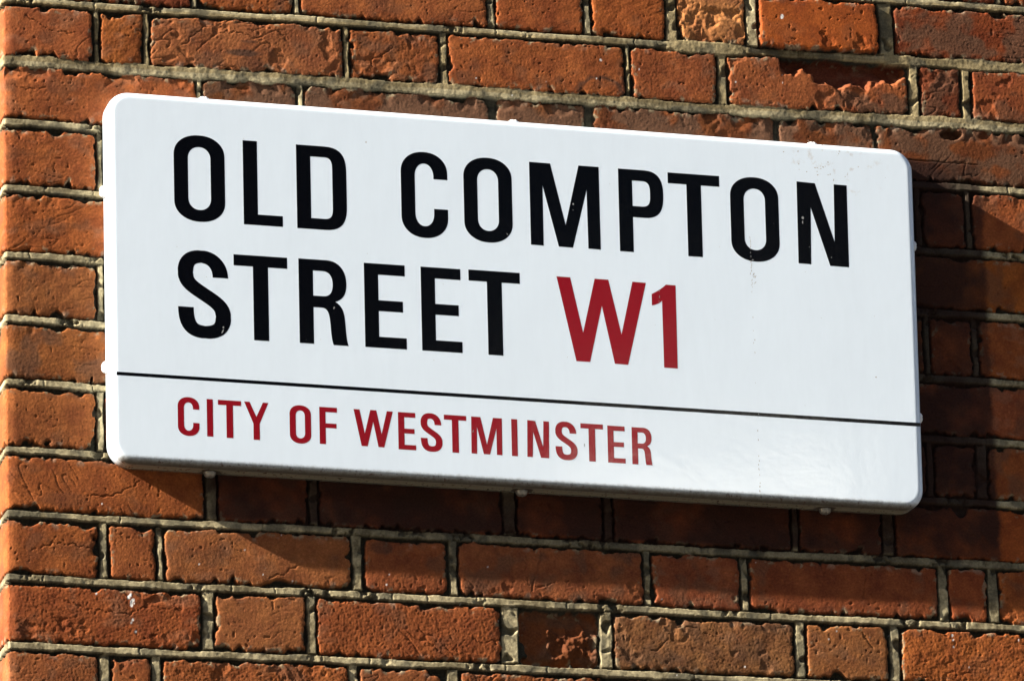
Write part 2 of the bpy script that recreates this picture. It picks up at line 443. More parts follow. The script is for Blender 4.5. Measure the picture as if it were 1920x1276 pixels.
def cut_line(pts, depth, wid):
    for (xa, za), (xb, zb) in zip(pts[:-1], pts[1:]):
        x0_, x1_ = min(xa, xb) - 8, max(xa, xb) + 8; z0_, z1_ = min(za, zb) - 8, max(za, zb) + 8
        ii = ((xs > x0_) & (xs < x1_)).nonzero()[0]; jj = ((zs > z0_) & (zs < z1_)).nonzero()[0]
        if len(ii) == 0 or len(jj) == 0: continue
        sx = slice(ii[0], ii[-1] + 1); sz = slice(jj[0], jj[-1] + 1)
        px_ = X[sz, sx] + 2.6 * noise(X[sz, sx], Z[sz, sx], 7, 411); pz_ = Z[sz, sx] + 2.6 * noise(X[sz, sx], Z[sz, sx], 7, 412)
        L2 = (xb - xa) ** 2 + (zb - za) ** 2
        tt = np.clip(((px_ - xa) * (xb - xa) + (pz_ - za) * (zb - za)) / L2, 0, 1)
        dd = np.hypot(px_ - xa - tt * (xb - xa), pz_ - za - tt * (zb - za))
        ww = wid * (.35 + 1.5 * np.abs(noise(X[sz, sx], Z[sz, sx], 12, 413)))
        Hh[sz, sx] -= depth * np.exp(-(dd / ww) ** 2) * (brickmask[sz, sx] > .5)
for l_ in [ [(-305,-583),(-277,-583),(-260,-573),(-246,-564)],[(-100,-668),(-82,-662),(-74,-656),(-59,-648)],[(26,-57),(34,-44),(48,-35),(59,-26)],[(-188,-43),(-166,-20),(-134,-10),(-103,-11),(-69,-22)],[(-172,-48),(-153,-28),(-128,-21),(-97,-30)],[(-370,-21),(-354,-30),(-339,-38),(-314,-38)],[(371,-700),(391,-700),(402,-707),(419,-710)],[(360,-716),(350,-726),(341,-731)],[(599,-619),(599,-636),(594,-657)],[(196,-620),(196,-646),(201,-661),(217,-662),(231,-655)],[(589,-692),(595,-703),(602,-713)],[(-357,-317),(-336,-322),(-311,-317)],[(-369,-650),(-345,-641),(-315,-642),(-294,-646)],[(689,-278),(706,-273),(732,-275)],[(-389,-106),(-364,-109),(-346,-106)],[(128,-723),(143,-731),(165,-726)],[(-333,-706),(-304,-714),(-262,-718),(-237,-707)] ]:
    cut_line(l_, 1.1, .5)
# darker firing marks (kiss marks) on single bricks
def fire_mark(cx, cz, rx_, rz_, k, arc=False):
    q = np.hypot((X - cx) / rx_, (Z - cz) / rz_) + .12 * noise(X, Z, 9, 421)
    w = (np.exp(-((q - 1) / .10) ** 2) * (Z > cz) if arc else sstep(1.1, .6, q)) * k * (brickmask > .5)
    col[:] = col * (1 - w[..., None]) + w[..., None] * np.array((.035, .024, .018), np.float32)
fire_mark(304, -66, 27, 20, .7, True)
fire_mark(-119, -47, 24, 5, .75)
fire_mark(-108, -60, 22, 10, .35)
fire_mark(30, -626, 16, 9, .55)
fire_mark(-112, -33, 12, 2.2, .5)
fire_mark(480, -690, 40, 18, .3)
fire_mark(350, -742, 60, 9, .25)
fire_mark(-330, -590, 34, 10, .3)

def splash(cx, cz, n, spread, size, seed, colr=(.75, .73, .68)):
    """bird-lime / paint specks on the brick face"""
    r = np.random.RandomState(seed)
    for q in range(n):
        a = cx + r.normal() * spread[0]; b = cz + r.normal() * spread[1]
        s = size * r.uniform(.5, 1.3)
        ii = (np.abs(xs - a) < 12).nonzero()[0]; jj = (np.abs(zs - b) < 12).nonzero()[0]
        if len(ii) == 0 or len(jj) == 0: continue
        sx = slice(ii[0], ii[-1] + 1); sz = slice(jj[0], jj[-1] + 1)
        dd = np.hypot((X[sz, sx] - a) * 1.2, (Z[sz, sx] - b) * .8)
        w = sstep(s + .6, s - .6, dd + .8 * g1[sz, sx])[..., None]
        col[sz, sx] = col[sz, sx] * (1 - w) + w * np.array(colr, np.float32)
splash(-257, -703, 9, (1.6, 4), 1.5, 1); splash(-256, -724, 2, (1, 2), 1.2, 2); splash(-254, -738, 2, (1, 3), 1.0, 3)
splash(528, 44, 2, (1, 2.5), 1.8, 4); splash(700, -706, 4, (1.5, 7), 1.2, 5); splash(790, -735, 3, (3, 2), 1.5, 6)
splash(450, -700, 14, (200, 25), .7, 7); splash(-100, -650, 12, (160, 30), .6, 8); splash(300, -40, 10, (250, 25), .6, 9)
splash(306, -24, 2, (.6, 1), .9, 11)

# bolt hole drilled in the joint at the foot of the picture
TX, TZ = 392.0, -770.5
rd_ = np.hypot(X - TX, Z - TZ) + 0.8 * g1
hole = sstep(10.5, 8.5, rd_)
Hh = Hh * (1 - hole) + (-16.0) * hole
col = col * (1 - .6 * hole[..., None])

# irregular worn corner: lower the arris a little
cornd = np.abs(X - (XC + RC - arc / 2))
Hh = Hh - (1.2 + 1.3 * np.abs(noise(X, Z, 21, 91))) * np.exp(-(cornd / 6.0) ** 2) * (brickmask > .5)

# bend round the corner
t = np.clip((s_front - X) / arc, 0, 1) * (math.pi / 2)
sidepast = np.maximum(0, (s_front - arc) - X)
cx0 = XC + RC
PXf = np.where(X >= s_front, X, cx0 - RC * np.sin(t))
PYf = np.where(X >= s_front, 0, RC - RC * np.cos(t)) + sidepast
Nx = -np.sin(t); Ny = -np.cos(t)
PX = PXf + Nx * Hh; PY = PYf + Ny * Hh
co = np.stack([PX * MM, PY * MM, Z * MM + ORIGIN_Z], -1).reshape(-1, 3).astype(np.float32)

def grid_mesh(name, co, NX, NZ, mat):
    me = bpy.data.meshes.new(name)
    me.vertices.add(NX * NZ)
    me.vertices.foreach_set('co', co.ravel())
    idx = (np.arange(NZ - 1)[:, None] * NX + np.arange(NX - 1)[None, :]).ravel()
    quads = np.stack([idx, idx + 1, idx + 1 + NX, idx + NX], -1).astype(np.int32)
    nq = len(quads)
    me.loops.add(nq * 4); me.loops.foreach_set('vertex_index', quads.ravel())
    me.polygons.add(nq)
    me.polygons.foreach_set('loop_start', np.arange(nq, dtype=np.int32) * 4)
    me.polygons.foreach_set('use_smooth', np.ones(nq, bool))
    me.materials.append(mat)
    me.update(calc_edges=True)
    return me

bm_, bt, bp = new_mat('weathered_brick_and_mortar')
bp.inputs['Roughness'].default_value = 0.88
bp.inputs['Specular IOR Level'].default_value = 0.12
at_ = bt.nodes.new('ShaderNodeAttribute'); at_.attribute_name = 'Col'
btc = bt.nodes.new('ShaderNodeTexCoord')
n1 = bt.nodes.new('ShaderNodeTexNoise'); n1.inputs['Scale'].default_value = 420; n1.inputs['Detail'].default_value = 5; n1.inputs['Roughness'].default_value = .65
n2 = bt.nodes.new('ShaderNodeTexNoise'); n2.inputs['Scale'].default_value = 900; n2.inputs['Detail'].default_value = 3
mr = bt.nodes.new('ShaderNodeMapRange'); mr.inputs['From Min'].default_value = .3; mr.inputs['From Max'].default_value = .7
mr.inputs['To Min'].default_value = .72; mr.inputs['To Max'].default_value = 1.28
vm = bt.nodes.new('ShaderNodeVectorMath'); vm.operation = 'SCALE'
bu = bt.nodes.new('ShaderNodeBump'); bu.inputs['Strength'].default_value = 0.5; bu.inputs['Distance'].default_value = 0.0004
LL = bt.links.new
LL(btc.outputs['Object'], n1.inputs['Vector']); LL(btc.outputs['Object'], n2.inputs['Vector'])
LL(n1.outputs['Fac'], mr.inputs['Value']); LL(at_.outputs['Color'], vm.inputs[0]); LL(mr.outputs['Result'], vm.inputs['Scale'])
LL(vm.outputs['Vector'], bp.inputs['Base Color']); LL(n2.outputs['Fac'], bu.inputs['Height']); LL(bu.outputs['Normal'], bp.inputs['Normal'])

wme = grid_mesh('brick_wall', co, NX, NZ, bm_)
ca_ = wme.color_attributes.new('Col', 'FLOAT_COLOR', 'POINT')
rgba = np.ones((NX * NZ, 4), np.float32); rgba[:, :3] = np.clip(col.reshape(-1, 3), 0, 1)
ca_.data.foreach_set('color', rgba.ravel())
wall = link(bpy.data.objects.new('brick_wall', wme))
wall['label'] = 'weathered orange-red brick wall with pale struck mortar joints behind the street sign'
wall['category'] = 'brick wall'

# ------------------------------------------------------------------ pavement and road below
def ground_mat(name, c, sc):
    g, gt, gp = new_mat(name)
    gp.inputs['Roughness'].default_value = .9
    gn = gt.nodes.new('ShaderNodeTexNoise'); gn.inputs['Scale'].default_value = sc; gn.inputs['Detail'].default_value = 8
    gr = gt.nodes.new('ShaderNodeValToRGB')
    gr.color_ramp.elements[0].color = (c[0] * .7, c[1] * .7, c[2] * .7, 1); gr.color_ramp.elements[1].color = (c[0] * 1.3, c[1] * 1.3, c[2] * 1.3, 1)
    gt.links.new(gn.outputs['Fac'], gr.inputs['Fac']); gt.links.new(gr.outputs['Color'], gp.inputs['Base Color'])
    return g
def slab(name, x0, x1, y0, y1, z0, z1, mat):
    v = [(x, y, z) for z in (z0, z1) for y in (y0, y1) for x in (x0, x1)]
    f = [(0, 2, 3, 1), (4, 5, 7, 6), (0, 1, 5, 4), (2, 6, 7, 3), (0, 4, 6, 2), (1, 3, 7, 5)]
    o = mesh_obj(name, v, f, mat); o['kind'] = 'structure'
    return o
slab('pavement', -60, 60, -2.4, 30, -0.13, 0.0, ground_mat('paving_stone', (.13, .12, .105), 9))
slab('road', -60, 60, -60, -2.4, -0.4, -0.125, ground_mat('asphalt', (.05, .05, .052), 30))

# ------------------------------------------------------------------ street sign
D = 26.0                       # depth of the enamelled tray
CXs, CZs = 193.0, -334.5       # centre of the sign on the wall
root = bpy.data.objects.new('street_sign', None)
root.location = (CXs * MM, 0, CZs * MM + ORIGIN_Z)
link(root)
root['label'] = 'white enamel street name sign with rounded corners screwed to the brick wall'
root['category'] = 'street sign'

def lean(x): return 0.0172 * (x + 283) / 953.0
def warp(x, z):                # tiny out-of-true of the real sign
    return x + lean(x) * (z - CZs), z - 0.0046 * (x - CXs)
def S(x, y, z):                # wall mm -> sign local metres
    return ((x - CXs) * MM, y * MM, (z - CZs) * MM)

def enamel(name, base, rough=.16, dirt=False, bump=True):
    e, et, ep = new_mat(name)
    ep.inputs['Roughness'].default_value = rough
    ep.inputs['IOR'].default_value = 1.5 if base[0] > .1 else 1.42
    tcn = et.nodes.new('ShaderNodeTexCoord')
    nn = et.nodes.new('ShaderNodeTexNoise'); nn.inputs['Scale'].default_value = 95; nn.inputs['Detail'].default_value = 3
    nb = et.nodes.new('ShaderNodeTexNoise'); nb.inputs['Scale'].default_value = 9; nb.inputs['Detail'].default_value = 2
    add = et.nodes.new('ShaderNodeMath'); add.operation = 'MULTIPLY_ADD'; add.inputs[1].default_value = 5.0
    b = et.nodes.new('ShaderNodeBump'); b.inputs['Strength'].default_value = .6; b.inputs['Distance'].default_value = 0.00012
    k = et.links.new
    k(tcn.outputs['Object'], nn.inputs['Vector']); k(tcn.outputs['Object'], nb.inputs['Vector'])
    k(nb.outputs['Fac'], add.inputs[0]); k(nn.outputs['Fac'], add.inputs[2])
    k(add.outputs[0], b.inputs['Height'])
    if bump: k(b.outputs['Normal'], ep.inputs['Normal'])
    # slight uneven ageing of the colour
    n3 = et.nodes.new('ShaderNodeTexNoise'); n3.inputs['Scale'].default_value = 38; n3.inputs['Detail'].default_value = 6; n3.inputs['Roughness'].default_value = .7
    mp = et.nodes.new('ShaderNodeMapping'); mp.inputs['Scale'].default_value = (3, 1, .5)
    rp = et.nodes.new('ShaderNodeMapRange'); rp.inputs['To Min'].default_value = .955; rp.inputs['To Max'].default_value = 1.03
    sc = et.nodes.new('ShaderNodeVectorMath'); sc.operation = 'SCALE'; sc.inputs[0].default_value = base
    k(tcn.outputs['Object'], mp.inputs['Vector']); k(mp.outputs['Vector'], n3.inputs['Vector']); k(n3.outputs['Fac'], rp.inputs['Value']); k(rp.outputs['Result'], sc.inputs['Scale'])
    last = sc.outputs['Vector']
    if dirt:
        sep = et.nodes.new('ShaderNodeSeparateXYZ'); k(tcn.outputs['Object'], sep.inputs[0])
        # grime caught on the lower rolled edge: measured from the edge line z = zb - slope*x
        el = et.nodes.new('ShaderNodeMath'); el.operation = 'MULTIPLY_ADD'; el.inputs[1].default_value = 0.0046
        k(sep.outputs['X'], el.inputs[0]); k(sep.outputs['Z'], el.inputs[2])
        dn = et.nodes.new('ShaderNodeTexNoise'); dn.inputs['Scale'].default_value = 160; dn.inputs['Detail'].default_value = 8; dn.inputs['Roughness'].default_value = .75
        dm = et.nodes.new('ShaderNodeMapping'); dm.inputs['Scale'].default_value = (1, 1, .8)
        k(tcn.outputs['Object'], dm.inputs['Vector']); k(dm.outputs['Vector'], dn.inputs['Vector'])
        wobn = et.nodes.new('ShaderNodeMath'); wobn.operation = 'MULTIPLY_ADD'; wobn.inputs[1].default_value = -0.006
        k(dn.outputs['Fac'], wobn.inputs[0]); k(el.outputs[0], wobn.inputs[2])
        e1 = et.nodes.new('ShaderNodeMapRange'); e1.interpolation_type = 'SMOOTHSTEP'
        e1.inputs['From Min'].default_value = -0.2112; e1.inputs['From Max'].default_value = -0.2222
        k(wobn.outputs[0], e1.inputs['Value'])
        e1.inputs['To Max'].default_value = .97
        # the grime sits on the rolled edge, thinner at the back of the flange
        yb = et.nodes.new('ShaderNodeMapRange'); yb.interpolation_type = 'SMOOTHSTEP'
        yb.inputs['From Min'].default_value = -0.0150; yb.inputs['From Max'].default_value = -0.0215
        yb.inputs['To Min'].default_value = .0; yb.inputs['To Max'].default_value = 1.0
        k(sep.outputs['Y'], yb.inputs['Value'])
        mu = et.nodes.new('ShaderNodeMath'); mu.operation = 'MULTIPLY'
        k(e1.outputs['Result'], mu.inputs[0]); k(yb.outputs['Result'], mu.inputs[1])
        tanm = et.nodes.new('ShaderNodeMix'); tanm.data_type = 'RGBA'; tanm.inputs['B'].default_value = (.24, .21, .14, 1)
        k(e1.outputs['Result'], tanm.inputs['Factor']); k(last, tanm.inputs['A']); last = tanm.outputs['Result']
        mx1 = et.nodes.new('ShaderNodeMix'); mx1.data_type = 'RGBA'; mx1.inputs['B'].default_value = (.055, .045, .032, 1)
        k(mu.outputs[0], mx1.inputs['Factor']); k(last, mx1.inputs['A'])
        # rusty specks on the underside
        sp = et.nodes.new('ShaderNodeTexNoise'); sp.inputs['Scale'].default_value = 260; sp.inputs['Detail'].default_value = 4
        k(tcn.outputs['Object'], sp.inputs['Vector'])
        s1 = et.nodes.new('ShaderNodeMapRange'); s1.inputs['From Min'].default_value = .60; s1.inputs['From Max'].default_value = .66
        k(sp.outputs['Fac'], s1.inputs['Value'])
        s2 = et.nodes.new('ShaderNodeMapRange'); s2.inputs['From Min'].default_value = -0.2105; s2.inputs['From Max'].default_value = -0.216; k(el.outputs[0], s2.inputs['Value'])
        s3 = et.nodes.new('ShaderNodeMath'); s3.operation = 'MULTIPLY'; k(s1.outputs['Result'], s3.inputs[0]); k(s2.outputs['Result'], s3.inputs[1])
        mx2 = et.nodes.new('ShaderNodeMix'); mx2.data_type = 'RGBA'; mx2.inputs['B'].default_value = (.06, .03, .018, 1)
        k(s3.outputs[0], mx2.inputs['Factor']); k(mx1.outputs['Result'], mx2.inputs['A'])
        # faint speckled stain spreading below the top right-hand screw
        dv = et.nodes.new('ShaderNodeVectorMath'); dv.operation = 'DISTANCE'; dv.inputs[1].default_value = ((575 - CXs) * MM, -D * MM, (-130 - CZs) * MM)
        k(tcn.outputs['Object'], dv.inputs[0])
        d1 = et.nodes.new('ShaderNodeMapRange'); d1.inputs['From Min'].default_value = .075; d1.inputs['From Max'].default_value = .0; k(dv.outputs['Value'], d1.inputs['Value'])
        sn = et.nodes.new('ShaderNodeTexNoise'); sn.inputs['Scale'].default_value = 70; sn.inputs['Detail'].default_value = 5; sn.inputs['Roughness'].default_value = .7
        k(tcn.outputs['Object'], sn.inputs['Vector'])
        d2 = et.nodes.new('ShaderNodeMapRange'); d2.inputs['From Min'].default_value = .58; d2.inputs['From Max'].default_value = .72; k(sn.outputs['Fac'], d2.inputs['Value'])
        d3 = et.nodes.new('ShaderNodeMath'); d3.operation = 'MULTIPLY'; k(d1.outputs['Result'], d3.inputs[0]); k(d2.outputs['Result'], d3.inputs[1])
        mx3 = et.nodes.new('ShaderNodeMix'); mx3.data_type = 'RGBA'; mx3.inputs['B'].default_value = (.50, .44, .38, 1)
        k(d3.outputs[0], mx3.inputs['Factor']); k(mx2.outputs['Result'], mx3.inputs['A'])
        last = mx3.outputs['Result']
        rg = et.nodes.new('ShaderNodeMapRange'); rg.inputs['To Min'].default_value = rough; rg.inputs['To Max'].default_value = .8
        k(mu.outputs[0], rg.inputs['Value']); k(rg.outputs['Result'], ep.inputs['Roughness'])
    k(last, ep.inputs['Base Color'])
    return e

M_white = enamel('white_enamel', (.775, .865, .945), .07, dirt=True)
M_black = enamel('black_enamel', (.0012, .0018, .0035), .10)
M_red = enamel('red_enamel', (.27, .006, .014), .10)

# tray: rounded rectangle swept from the wall face to the front with a rolled edge
X0, X1, ZT, ZB = -283.5, 669.5, -115.2, -553.3
RCN = 26.0; RE = 8.0
def outline(inset, n=14):
    r = RCN - inset; pts = []
    for cx, cz, a0 in ((X1 - RCN, ZT - RCN, 0), (X0 + RCN, ZT - RCN, 90), (X0 + RCN, ZB + RCN, 180), (X1 - RCN, ZB + RCN, 270)):
        for q in range(n + 1):
            a = math.radians(a0 + 90 * q / n)
            pts.append((cx + r * math.cos(a), cz + r * math.sin(a)))
    return pts
prof = [(2.0, -0.2), (0.0, -0.2)] + [(0.0, -y) for y in (6, 12, D - RE)]
for q in range(1, 11):
    a = math.radians(90 * q / 10)
    prof.append((RE * (1 - math.cos(a)), -(D - RE + RE * math.sin(a))))
prof.append((RE + 1.5, -D)); prof.append((RE + 6, -D))
V = []; F = []
NP = None
for ins, y in prof:
    o = outline(ins); NP = len(o)
    for x, z in o:
        x, z = warp(x, z); V.append(S(x, y, z))
for r in range(len(prof) - 1):
    for q in range(NP):
        a = r * NP + q; b = r * NP + (q + 1) % NP
        F.append((a, b, b + NP, a + NP))
F.append(tuple(range((len(prof) - 1) * NP, len(prof) * NP)))

# lettering -----------------------------------------------------------
def bez(p0, p1, p2, p3, n=10):
    return [tuple((1 - t) ** 3 * a + 3 * (1 - t) ** 2 * t * b + 3 * (1 - t) * t * t * c + t ** 3 * d
                  for a, b, c, d in zip(p0, p1, p2, p3)) for t in np.linspace(0, 1, n + 1)]
def rloop(x0, x1, y0, y1, ry, n=2.2, k=12, half=None):
    """stadium-like loop with super-elliptic ends"""
    rx = (x1 - x0) / 2; cx = (x0 + x1) / 2; out = []
    for a0, cy in ((0, y1 - ry), (90, y1 - ry), (180, y0 + ry), (270, y0 + ry)):
        for q in range(k + 1):
            a = math.radians(a0 + 90 * q / k); c, s = math.cos(a), math.sin(a)
            out.append((cx + rx * math.copysign(abs(c) ** (2 / n), c), cy + ry * math.copysign(abs(s) ** (2 / n), s)))
    return out
MPT = [(207.6,-165.2),(232.8,-165.4),(249.1,-238.8),(266.9,-165.4),(291.2,-165.4),(290.4,-265.8),(275.5,-265.5),(275.7,-194.4),(257.0,-265.7),(240.1,-265.6),(222.8,-192.7),(221.9,-265.7),(206.7,-265.5)]
NPT = [(527.8,-166.5),(550.6,-167.2),(572.2,-238.1),(574.4,-166.8),(590.6,-167.0),(588.8,-268.2),(565.3,-268.0),(544.0,-197.5),(541.5,-267.7),(525.7,-267.5)]
WPT = [(236.0,-301.6),(252.2,-301.6),(265.3,-367.3),(281.2,-301.3),(297.4,-301.4),(310.8,-366.4),(326.0,-301.8),(342.1,-302.1),(317.3,-402.5),(301.6,-402.2),(288.6,-333.4),(272.4,-402.0),(256.2,-402.1)]
OPT = [(348.4,-315.3),(354.0,-312.2),(358.5,-309.3),(362.6,-306.2),(366.4,-302.8),(378.2,-302.9),(376.8,-403.2),(360.2,-403.0),(360.8,-322.5),(358.5,-325.0),(355.2,-326.8),(351.8,-328.2),(348.1,-329.1)]
def norm(pts, w, h):
    xa = min(p[0] for p in pts); xb = max(p[0] for p in pts); za = min(p[1] for p in pts); zb = max(p[1] for p in pts)
    return [((x - xa) / (xb - xa) * w, (z - za) / (zb - za) * h) for x, z in pts]
def glyph(ch, w, h):
    s = .164 * h; t = .131 * h
    if ch in 'OC': s = .158 * h; t = .136 * h
    if ch == 'L': return [[(0, 0), (w, 0), (w, .126 * h), (s, .126 * h), (s, h), (0, h)]]
    if ch == 'I': return [[(0, 0), (w, 0), (w, h), (0, h)]]
    if ch == 'T': 
        c = w / 2; q = s * .53
        return [[(c - q, 0), (c + q, 0), (c + q, h - t), (w, h - t), (w, h), (0, h), (0, h - t), (c - q, h - t)]]
    if ch == 'E': return [[(0, 0), (w, 0), (w, t), (s, t), (s, .436 * h), (.925 * w, .436 * h), (.925 * w, .565 * h), (s, .565 * h), (s, h - t), (.985 * w, h - t), (.985 * w, h), (0, h)]]
    if ch == 'F': return [[(0, 0), (s, 0), (s, .44 * h), (.96 * w, .44 * h), (.96 * w, .565 * h), (s, .565 * h), (s, h - t), (w, h - t), (w, h), (0, h)]]
    if ch == 'Y':
        c = w / 2; q = s / 2; a = .225 * w
        return [[(c - q, 0), (c + q, 0), (c + q, .43 * h), (w, h), (w - a, h), (c, .61 * h), (a, h), (0, h), (c - q, .43 * h)]]
    if ch == 'M': return [norm(MPT, w, h)]
    if ch == 'N': return [norm(NPT, w, h)]
    if ch == 'W': return [norm(WPT, w, h)]
    if ch == '1': return [norm(OPT, w, h)]
    if ch == 'O':
        return [rloop(0, w, 0, h, .225 * h + .02 * w, 2.15), rloop(s, w - s, t, h - t, .135 * h, 2.1)]
    if ch == 'C':
        o = rloop(0, w, 0, h, .245 * h, 2.15); i = rloop(s, w - s, t, h - t, .15 * h, 2.1)
        yu, yl = .69 * h, .345 * h
        op = [p for p in o if not (p[0] > w - s * .5 and yl < p[1] < yu)]
        # order: start at lower terminal going clockwise (bottom, left, top) to the upper terminal
        n4 = len(o) // 4
        outer = [(w, yl)] + list(reversed(o[3 * n4:])) + list(reversed(o[2 * n4:3 * n4])) + list(reversed(o[n4:2 * n4])) + list(reversed(o[:n4])) + [(w, yu)]
        inner = [(w - s, yu)] + i[:n4] + i[n4:2 * n4] + i[2 * n4:3 * n4] + i[3 * n4:] + [(w - s, yl)]
        return [outer + inner]
    if ch == 'D':
        a = .44 * w
        out = [(0, 0)] + bez((w - a, 0), (w - .10 * w, 0), (w, .10 * h), (w, .30 * h)) + bez((w, .70 * h), (w, .90 * h), (w - .10 * w, h), (w - a, h)) + [(0, h)]
        b = w - s
        inn = [(s, t)] + bez((b - .17 * w, t), (b - .03 * w, t), (b, t + .04 * h), (b, t + .14 * h)) + bez((b, h - t - .14 * h), (b, h - t - .04 * h), (b - .03 * w, h - t), (b - .17 * w, h - t)) + [(s, h - t)]
        return [out, inn]
    if ch == 'P':
        yb = .423 * h; a = .42 * w; b = w - s * .96
        out = [(0, 0), (s, 0), (s, yb)] + bez((w - a, yb), (w - .12 * w, yb), (w, yb + .09 * h), (w, yb + .27 * h)) + bez((w, h - .27 * h), (w, h - .09 * h), (w - .12 * w, h), (w - a, h)) + [(0, h)]
        yi, yt = .558 * h, .866 * h
        inn = [(s, yi)] + bez((b - .19 * w, yi), (b - .05 * w, yi), (b, yi + .03 * h), (b, yi + .13 * h)) + bez((b, yt - .13 * h), (b, yt - .03 * h), (b - .05 * w, yt), (b - .19 * w, yt)) + [(s, yt)]
        return [out, inn]
    if ch == 'R':
        k = w / 57.5
        def q(x, y): return (x * k, y * h / 100)
        out = [q(0, 0), q(16.8, 0), q(16.8, 43.4)] + bez(q(26, 43.4), q(33.5, 43.4), q(35.4, 38), q(36.4, 26), 8) + bez(q(36.4, 26), q(37.2, 15), q(37.6, 6), q(39.8, 0), 6) \
            + [q(57.5, 0)] + bez(q(57.5, 0), q(54.8, 7), q(54.9, 18), q(53.8, 30), 8) + bez(q(53.8, 30), q(53, 41), q(50, 47.5), q(42.8, 51.2), 8) \
            + bez(q(42.8, 51.2), q(51, 54), q(56.2, 60), q(56.2, 73), 10) + bez(q(56.2, 73), q(56.2, 90), q(47, 100), q(33, 100), 10) + [q(0, 100)]
        inn = [q(16.8, 57)] + bez(q(29, 57), q(37, 57), q(40, 63), q(40, 72), 8) + bez(q(40, 72), q(40, 81), q(36, 86.8), q(28, 86.8), 8) + [q(16.8, 86.8)]
        return [out, inn]
    if ch == 'S':
        s = .166 * h; t = .140 * h
        def q(x, y): return (x * w, y * h)
        ax, bx = .5 * s / w, 1 - .5 * s / w; ty = .5 * t / h
        segs = [(q(bx - .045, .70), q(bx - .045, .84), q(.66, 1 - ty), q(.45, 1 - ty)), (q(.45, 1 - ty), q(.23, 1 - ty), q(ax, .86), q(ax, .745)),
                (q(ax, .745), q(ax, .625), q(.27, .585), q(.485, .505)), (q(.485, .505), q(.72, .42), q(bx, .375), q(bx, .255)),
                (q(bx, .255), q(bx, .125), q(.74, ty), q(.51, ty)), (q(.51, ty), q(.25, ty), q(ax, .145), q(ax, .347))]
        c = []
        for g in segs: c += bez(*g, n=12)[(0 if not c else 1):]
        Lf, Rt = [], []
        for j in range(len(c)):
            a = c[max(0, j - 1)]; b = c[min(len(c) - 1, j + 1)]
            tx, tz = b[0] - a[0], b[1] - a[1]; l = math.hypot(tx, tz); tx /= l; tz /= l
            wd = .5 * math.sqrt((s * tz) ** 2 + (t * tx) ** 2) if abs(tx * tz) < .02 else .5 * (s * abs(tz) ** 1.5 + t * abs(tx) ** 1.5) / (abs(tz) ** 1.5 + abs(tx) ** 1.5) * 1.04
            if j == 0: tx, tz = 0, 1
            if j == len(c) - 1: tx, tz = 0, 1
            Lf.append((c[j][0] - tz * wd, c[j][1] + tx * wd)); Rt.append((c[j][0] + tz * wd, c[j][1] - tx * wd))
        return [Lf + Rt[::-1]]

def fill_mesh(name, loops, mat, y, parent, raw=False):
    """loops in wall mm -> one flat filled mesh on the plane y"""
    cu = bpy.data.curves.new(name, 'CURVE'); cu.dimensions = '2D'; cu.fill_mode = 'BOTH'
    for lp in loops:
        cl = [lp[0]]
        for pnt in lp[1:]:
            if math.hypot(pnt[0] - cl[-1][0], pnt[1] - cl[-1][1]) > 1e-3: cl.append(pnt)
        if math.hypot(cl[0][0] - cl[-1][0], cl[0][1] - cl[-1][1]) < 1e-3: cl.pop()
        sp = cu.splines.new('POLY'); sp.points.add(len(cl) - 1); sp.use_cyclic_u = True
        for pt, (x, z) in zip(sp.points, cl): pt.co = ((x - CXs) / 100, (z - CZs) / 100, 0, 1)
    tmp = bpy.data.objects.new('tmp', cu)
    me0 = tmp.to_mesh()
    vs = [(v.co.x * .1, y * MM, v.co.y * .1) for v in me0.vertices]
    fs = [tuple(p.vertices) for p in me0.polygons]
    tmp.to_mesh_clear(); bpy.data.objects.remove(tmp); bpy.data.curves.remove(cu)
    # face the street
    out = []
    for f in fs:
        a, b, c = (vs[i] for i in f[:3])
        n = (b[0] - a[0]) * (c[2] - a[2]) - (b[2] - a[2]) * (c[0] - a[0])
        out.append(tuple(reversed(f)) if n < 0 else f)     # +n means normal -Y
    if raw:
        return vs, out
    return mesh_obj(name, vs, out, mat, parent)

TEXT = {
 'street_name_lettering': (M_black, [('O',-208.2,-149.5,-263.8,-160.7),('L',-128.2,-83.0,-263.3,-162.9),('D',-66.3,-8.1,-263.7,-163.6),('C',55.7,110.4,-265.5,-162.1),
   ('O',129.4,186.4,-266.0,-163.8),('M',207.1,290.7,-265.7,-165.3),('P',313.3,366.7,-266.2,-166.0),('T',372.6,434.5,-266.8,-166.6),('O',447.1,505.3,-268.1,-165.3),('N',526.8,589.6,-267.5,-166.8),
   ('S',-205.4,-145.4,-401.2,-297.9),('T',-141.2,-79.4,-399.9,-299.8),('R',-66.3,-9.8,-399.9,-299.8),('E',9.6,57.9,-399.9,-300.0),('E',75.8,123.0,-400.0,-300.2),('T',131.8,192.1,-400.3,-300.1)]),
 'postal_district_lettering': (M_red, [('W',236.0,342.1,-402.1,-301.4),('1',348.2,377.5,-403.1,-303.0)]),
 'borough_lettering': (M_red, [('C',-208.1,-183.5,-516.5,-471.3),('I',-174.9,-167.9,-515.8,-472.2),('T',-162.1,-135.5,-516.2,-472.4),('Y',-132.1,-104.3,-516.6,-472.6),
   ('O',-80.2,-55.6,-518.0,-473.2),('F',-45.9,-25.5,-517.0,-473.7),('W',-6.3,39.1,-517.0,-473.9),('E',45.0,65.4,-518.2,-474.4),('S',71.2,96.1,-518.8,-473.7),('T',98.3,124.3,-518.4,-474.4),
   ('M',129.7,166.0,-518.3,-474.7),('I',176.8,183.8,-518.5,-474.9),('N',194.8,221.1,-518.7,-475.1),('S',228.3,253.9,-519.7,-474.4),('T',258.0,284.4,-519.6,-475.2),('E',289.6,310.3,-519.8,-476.0),('R',318.2,342.1,-520.1,-476.2)])}
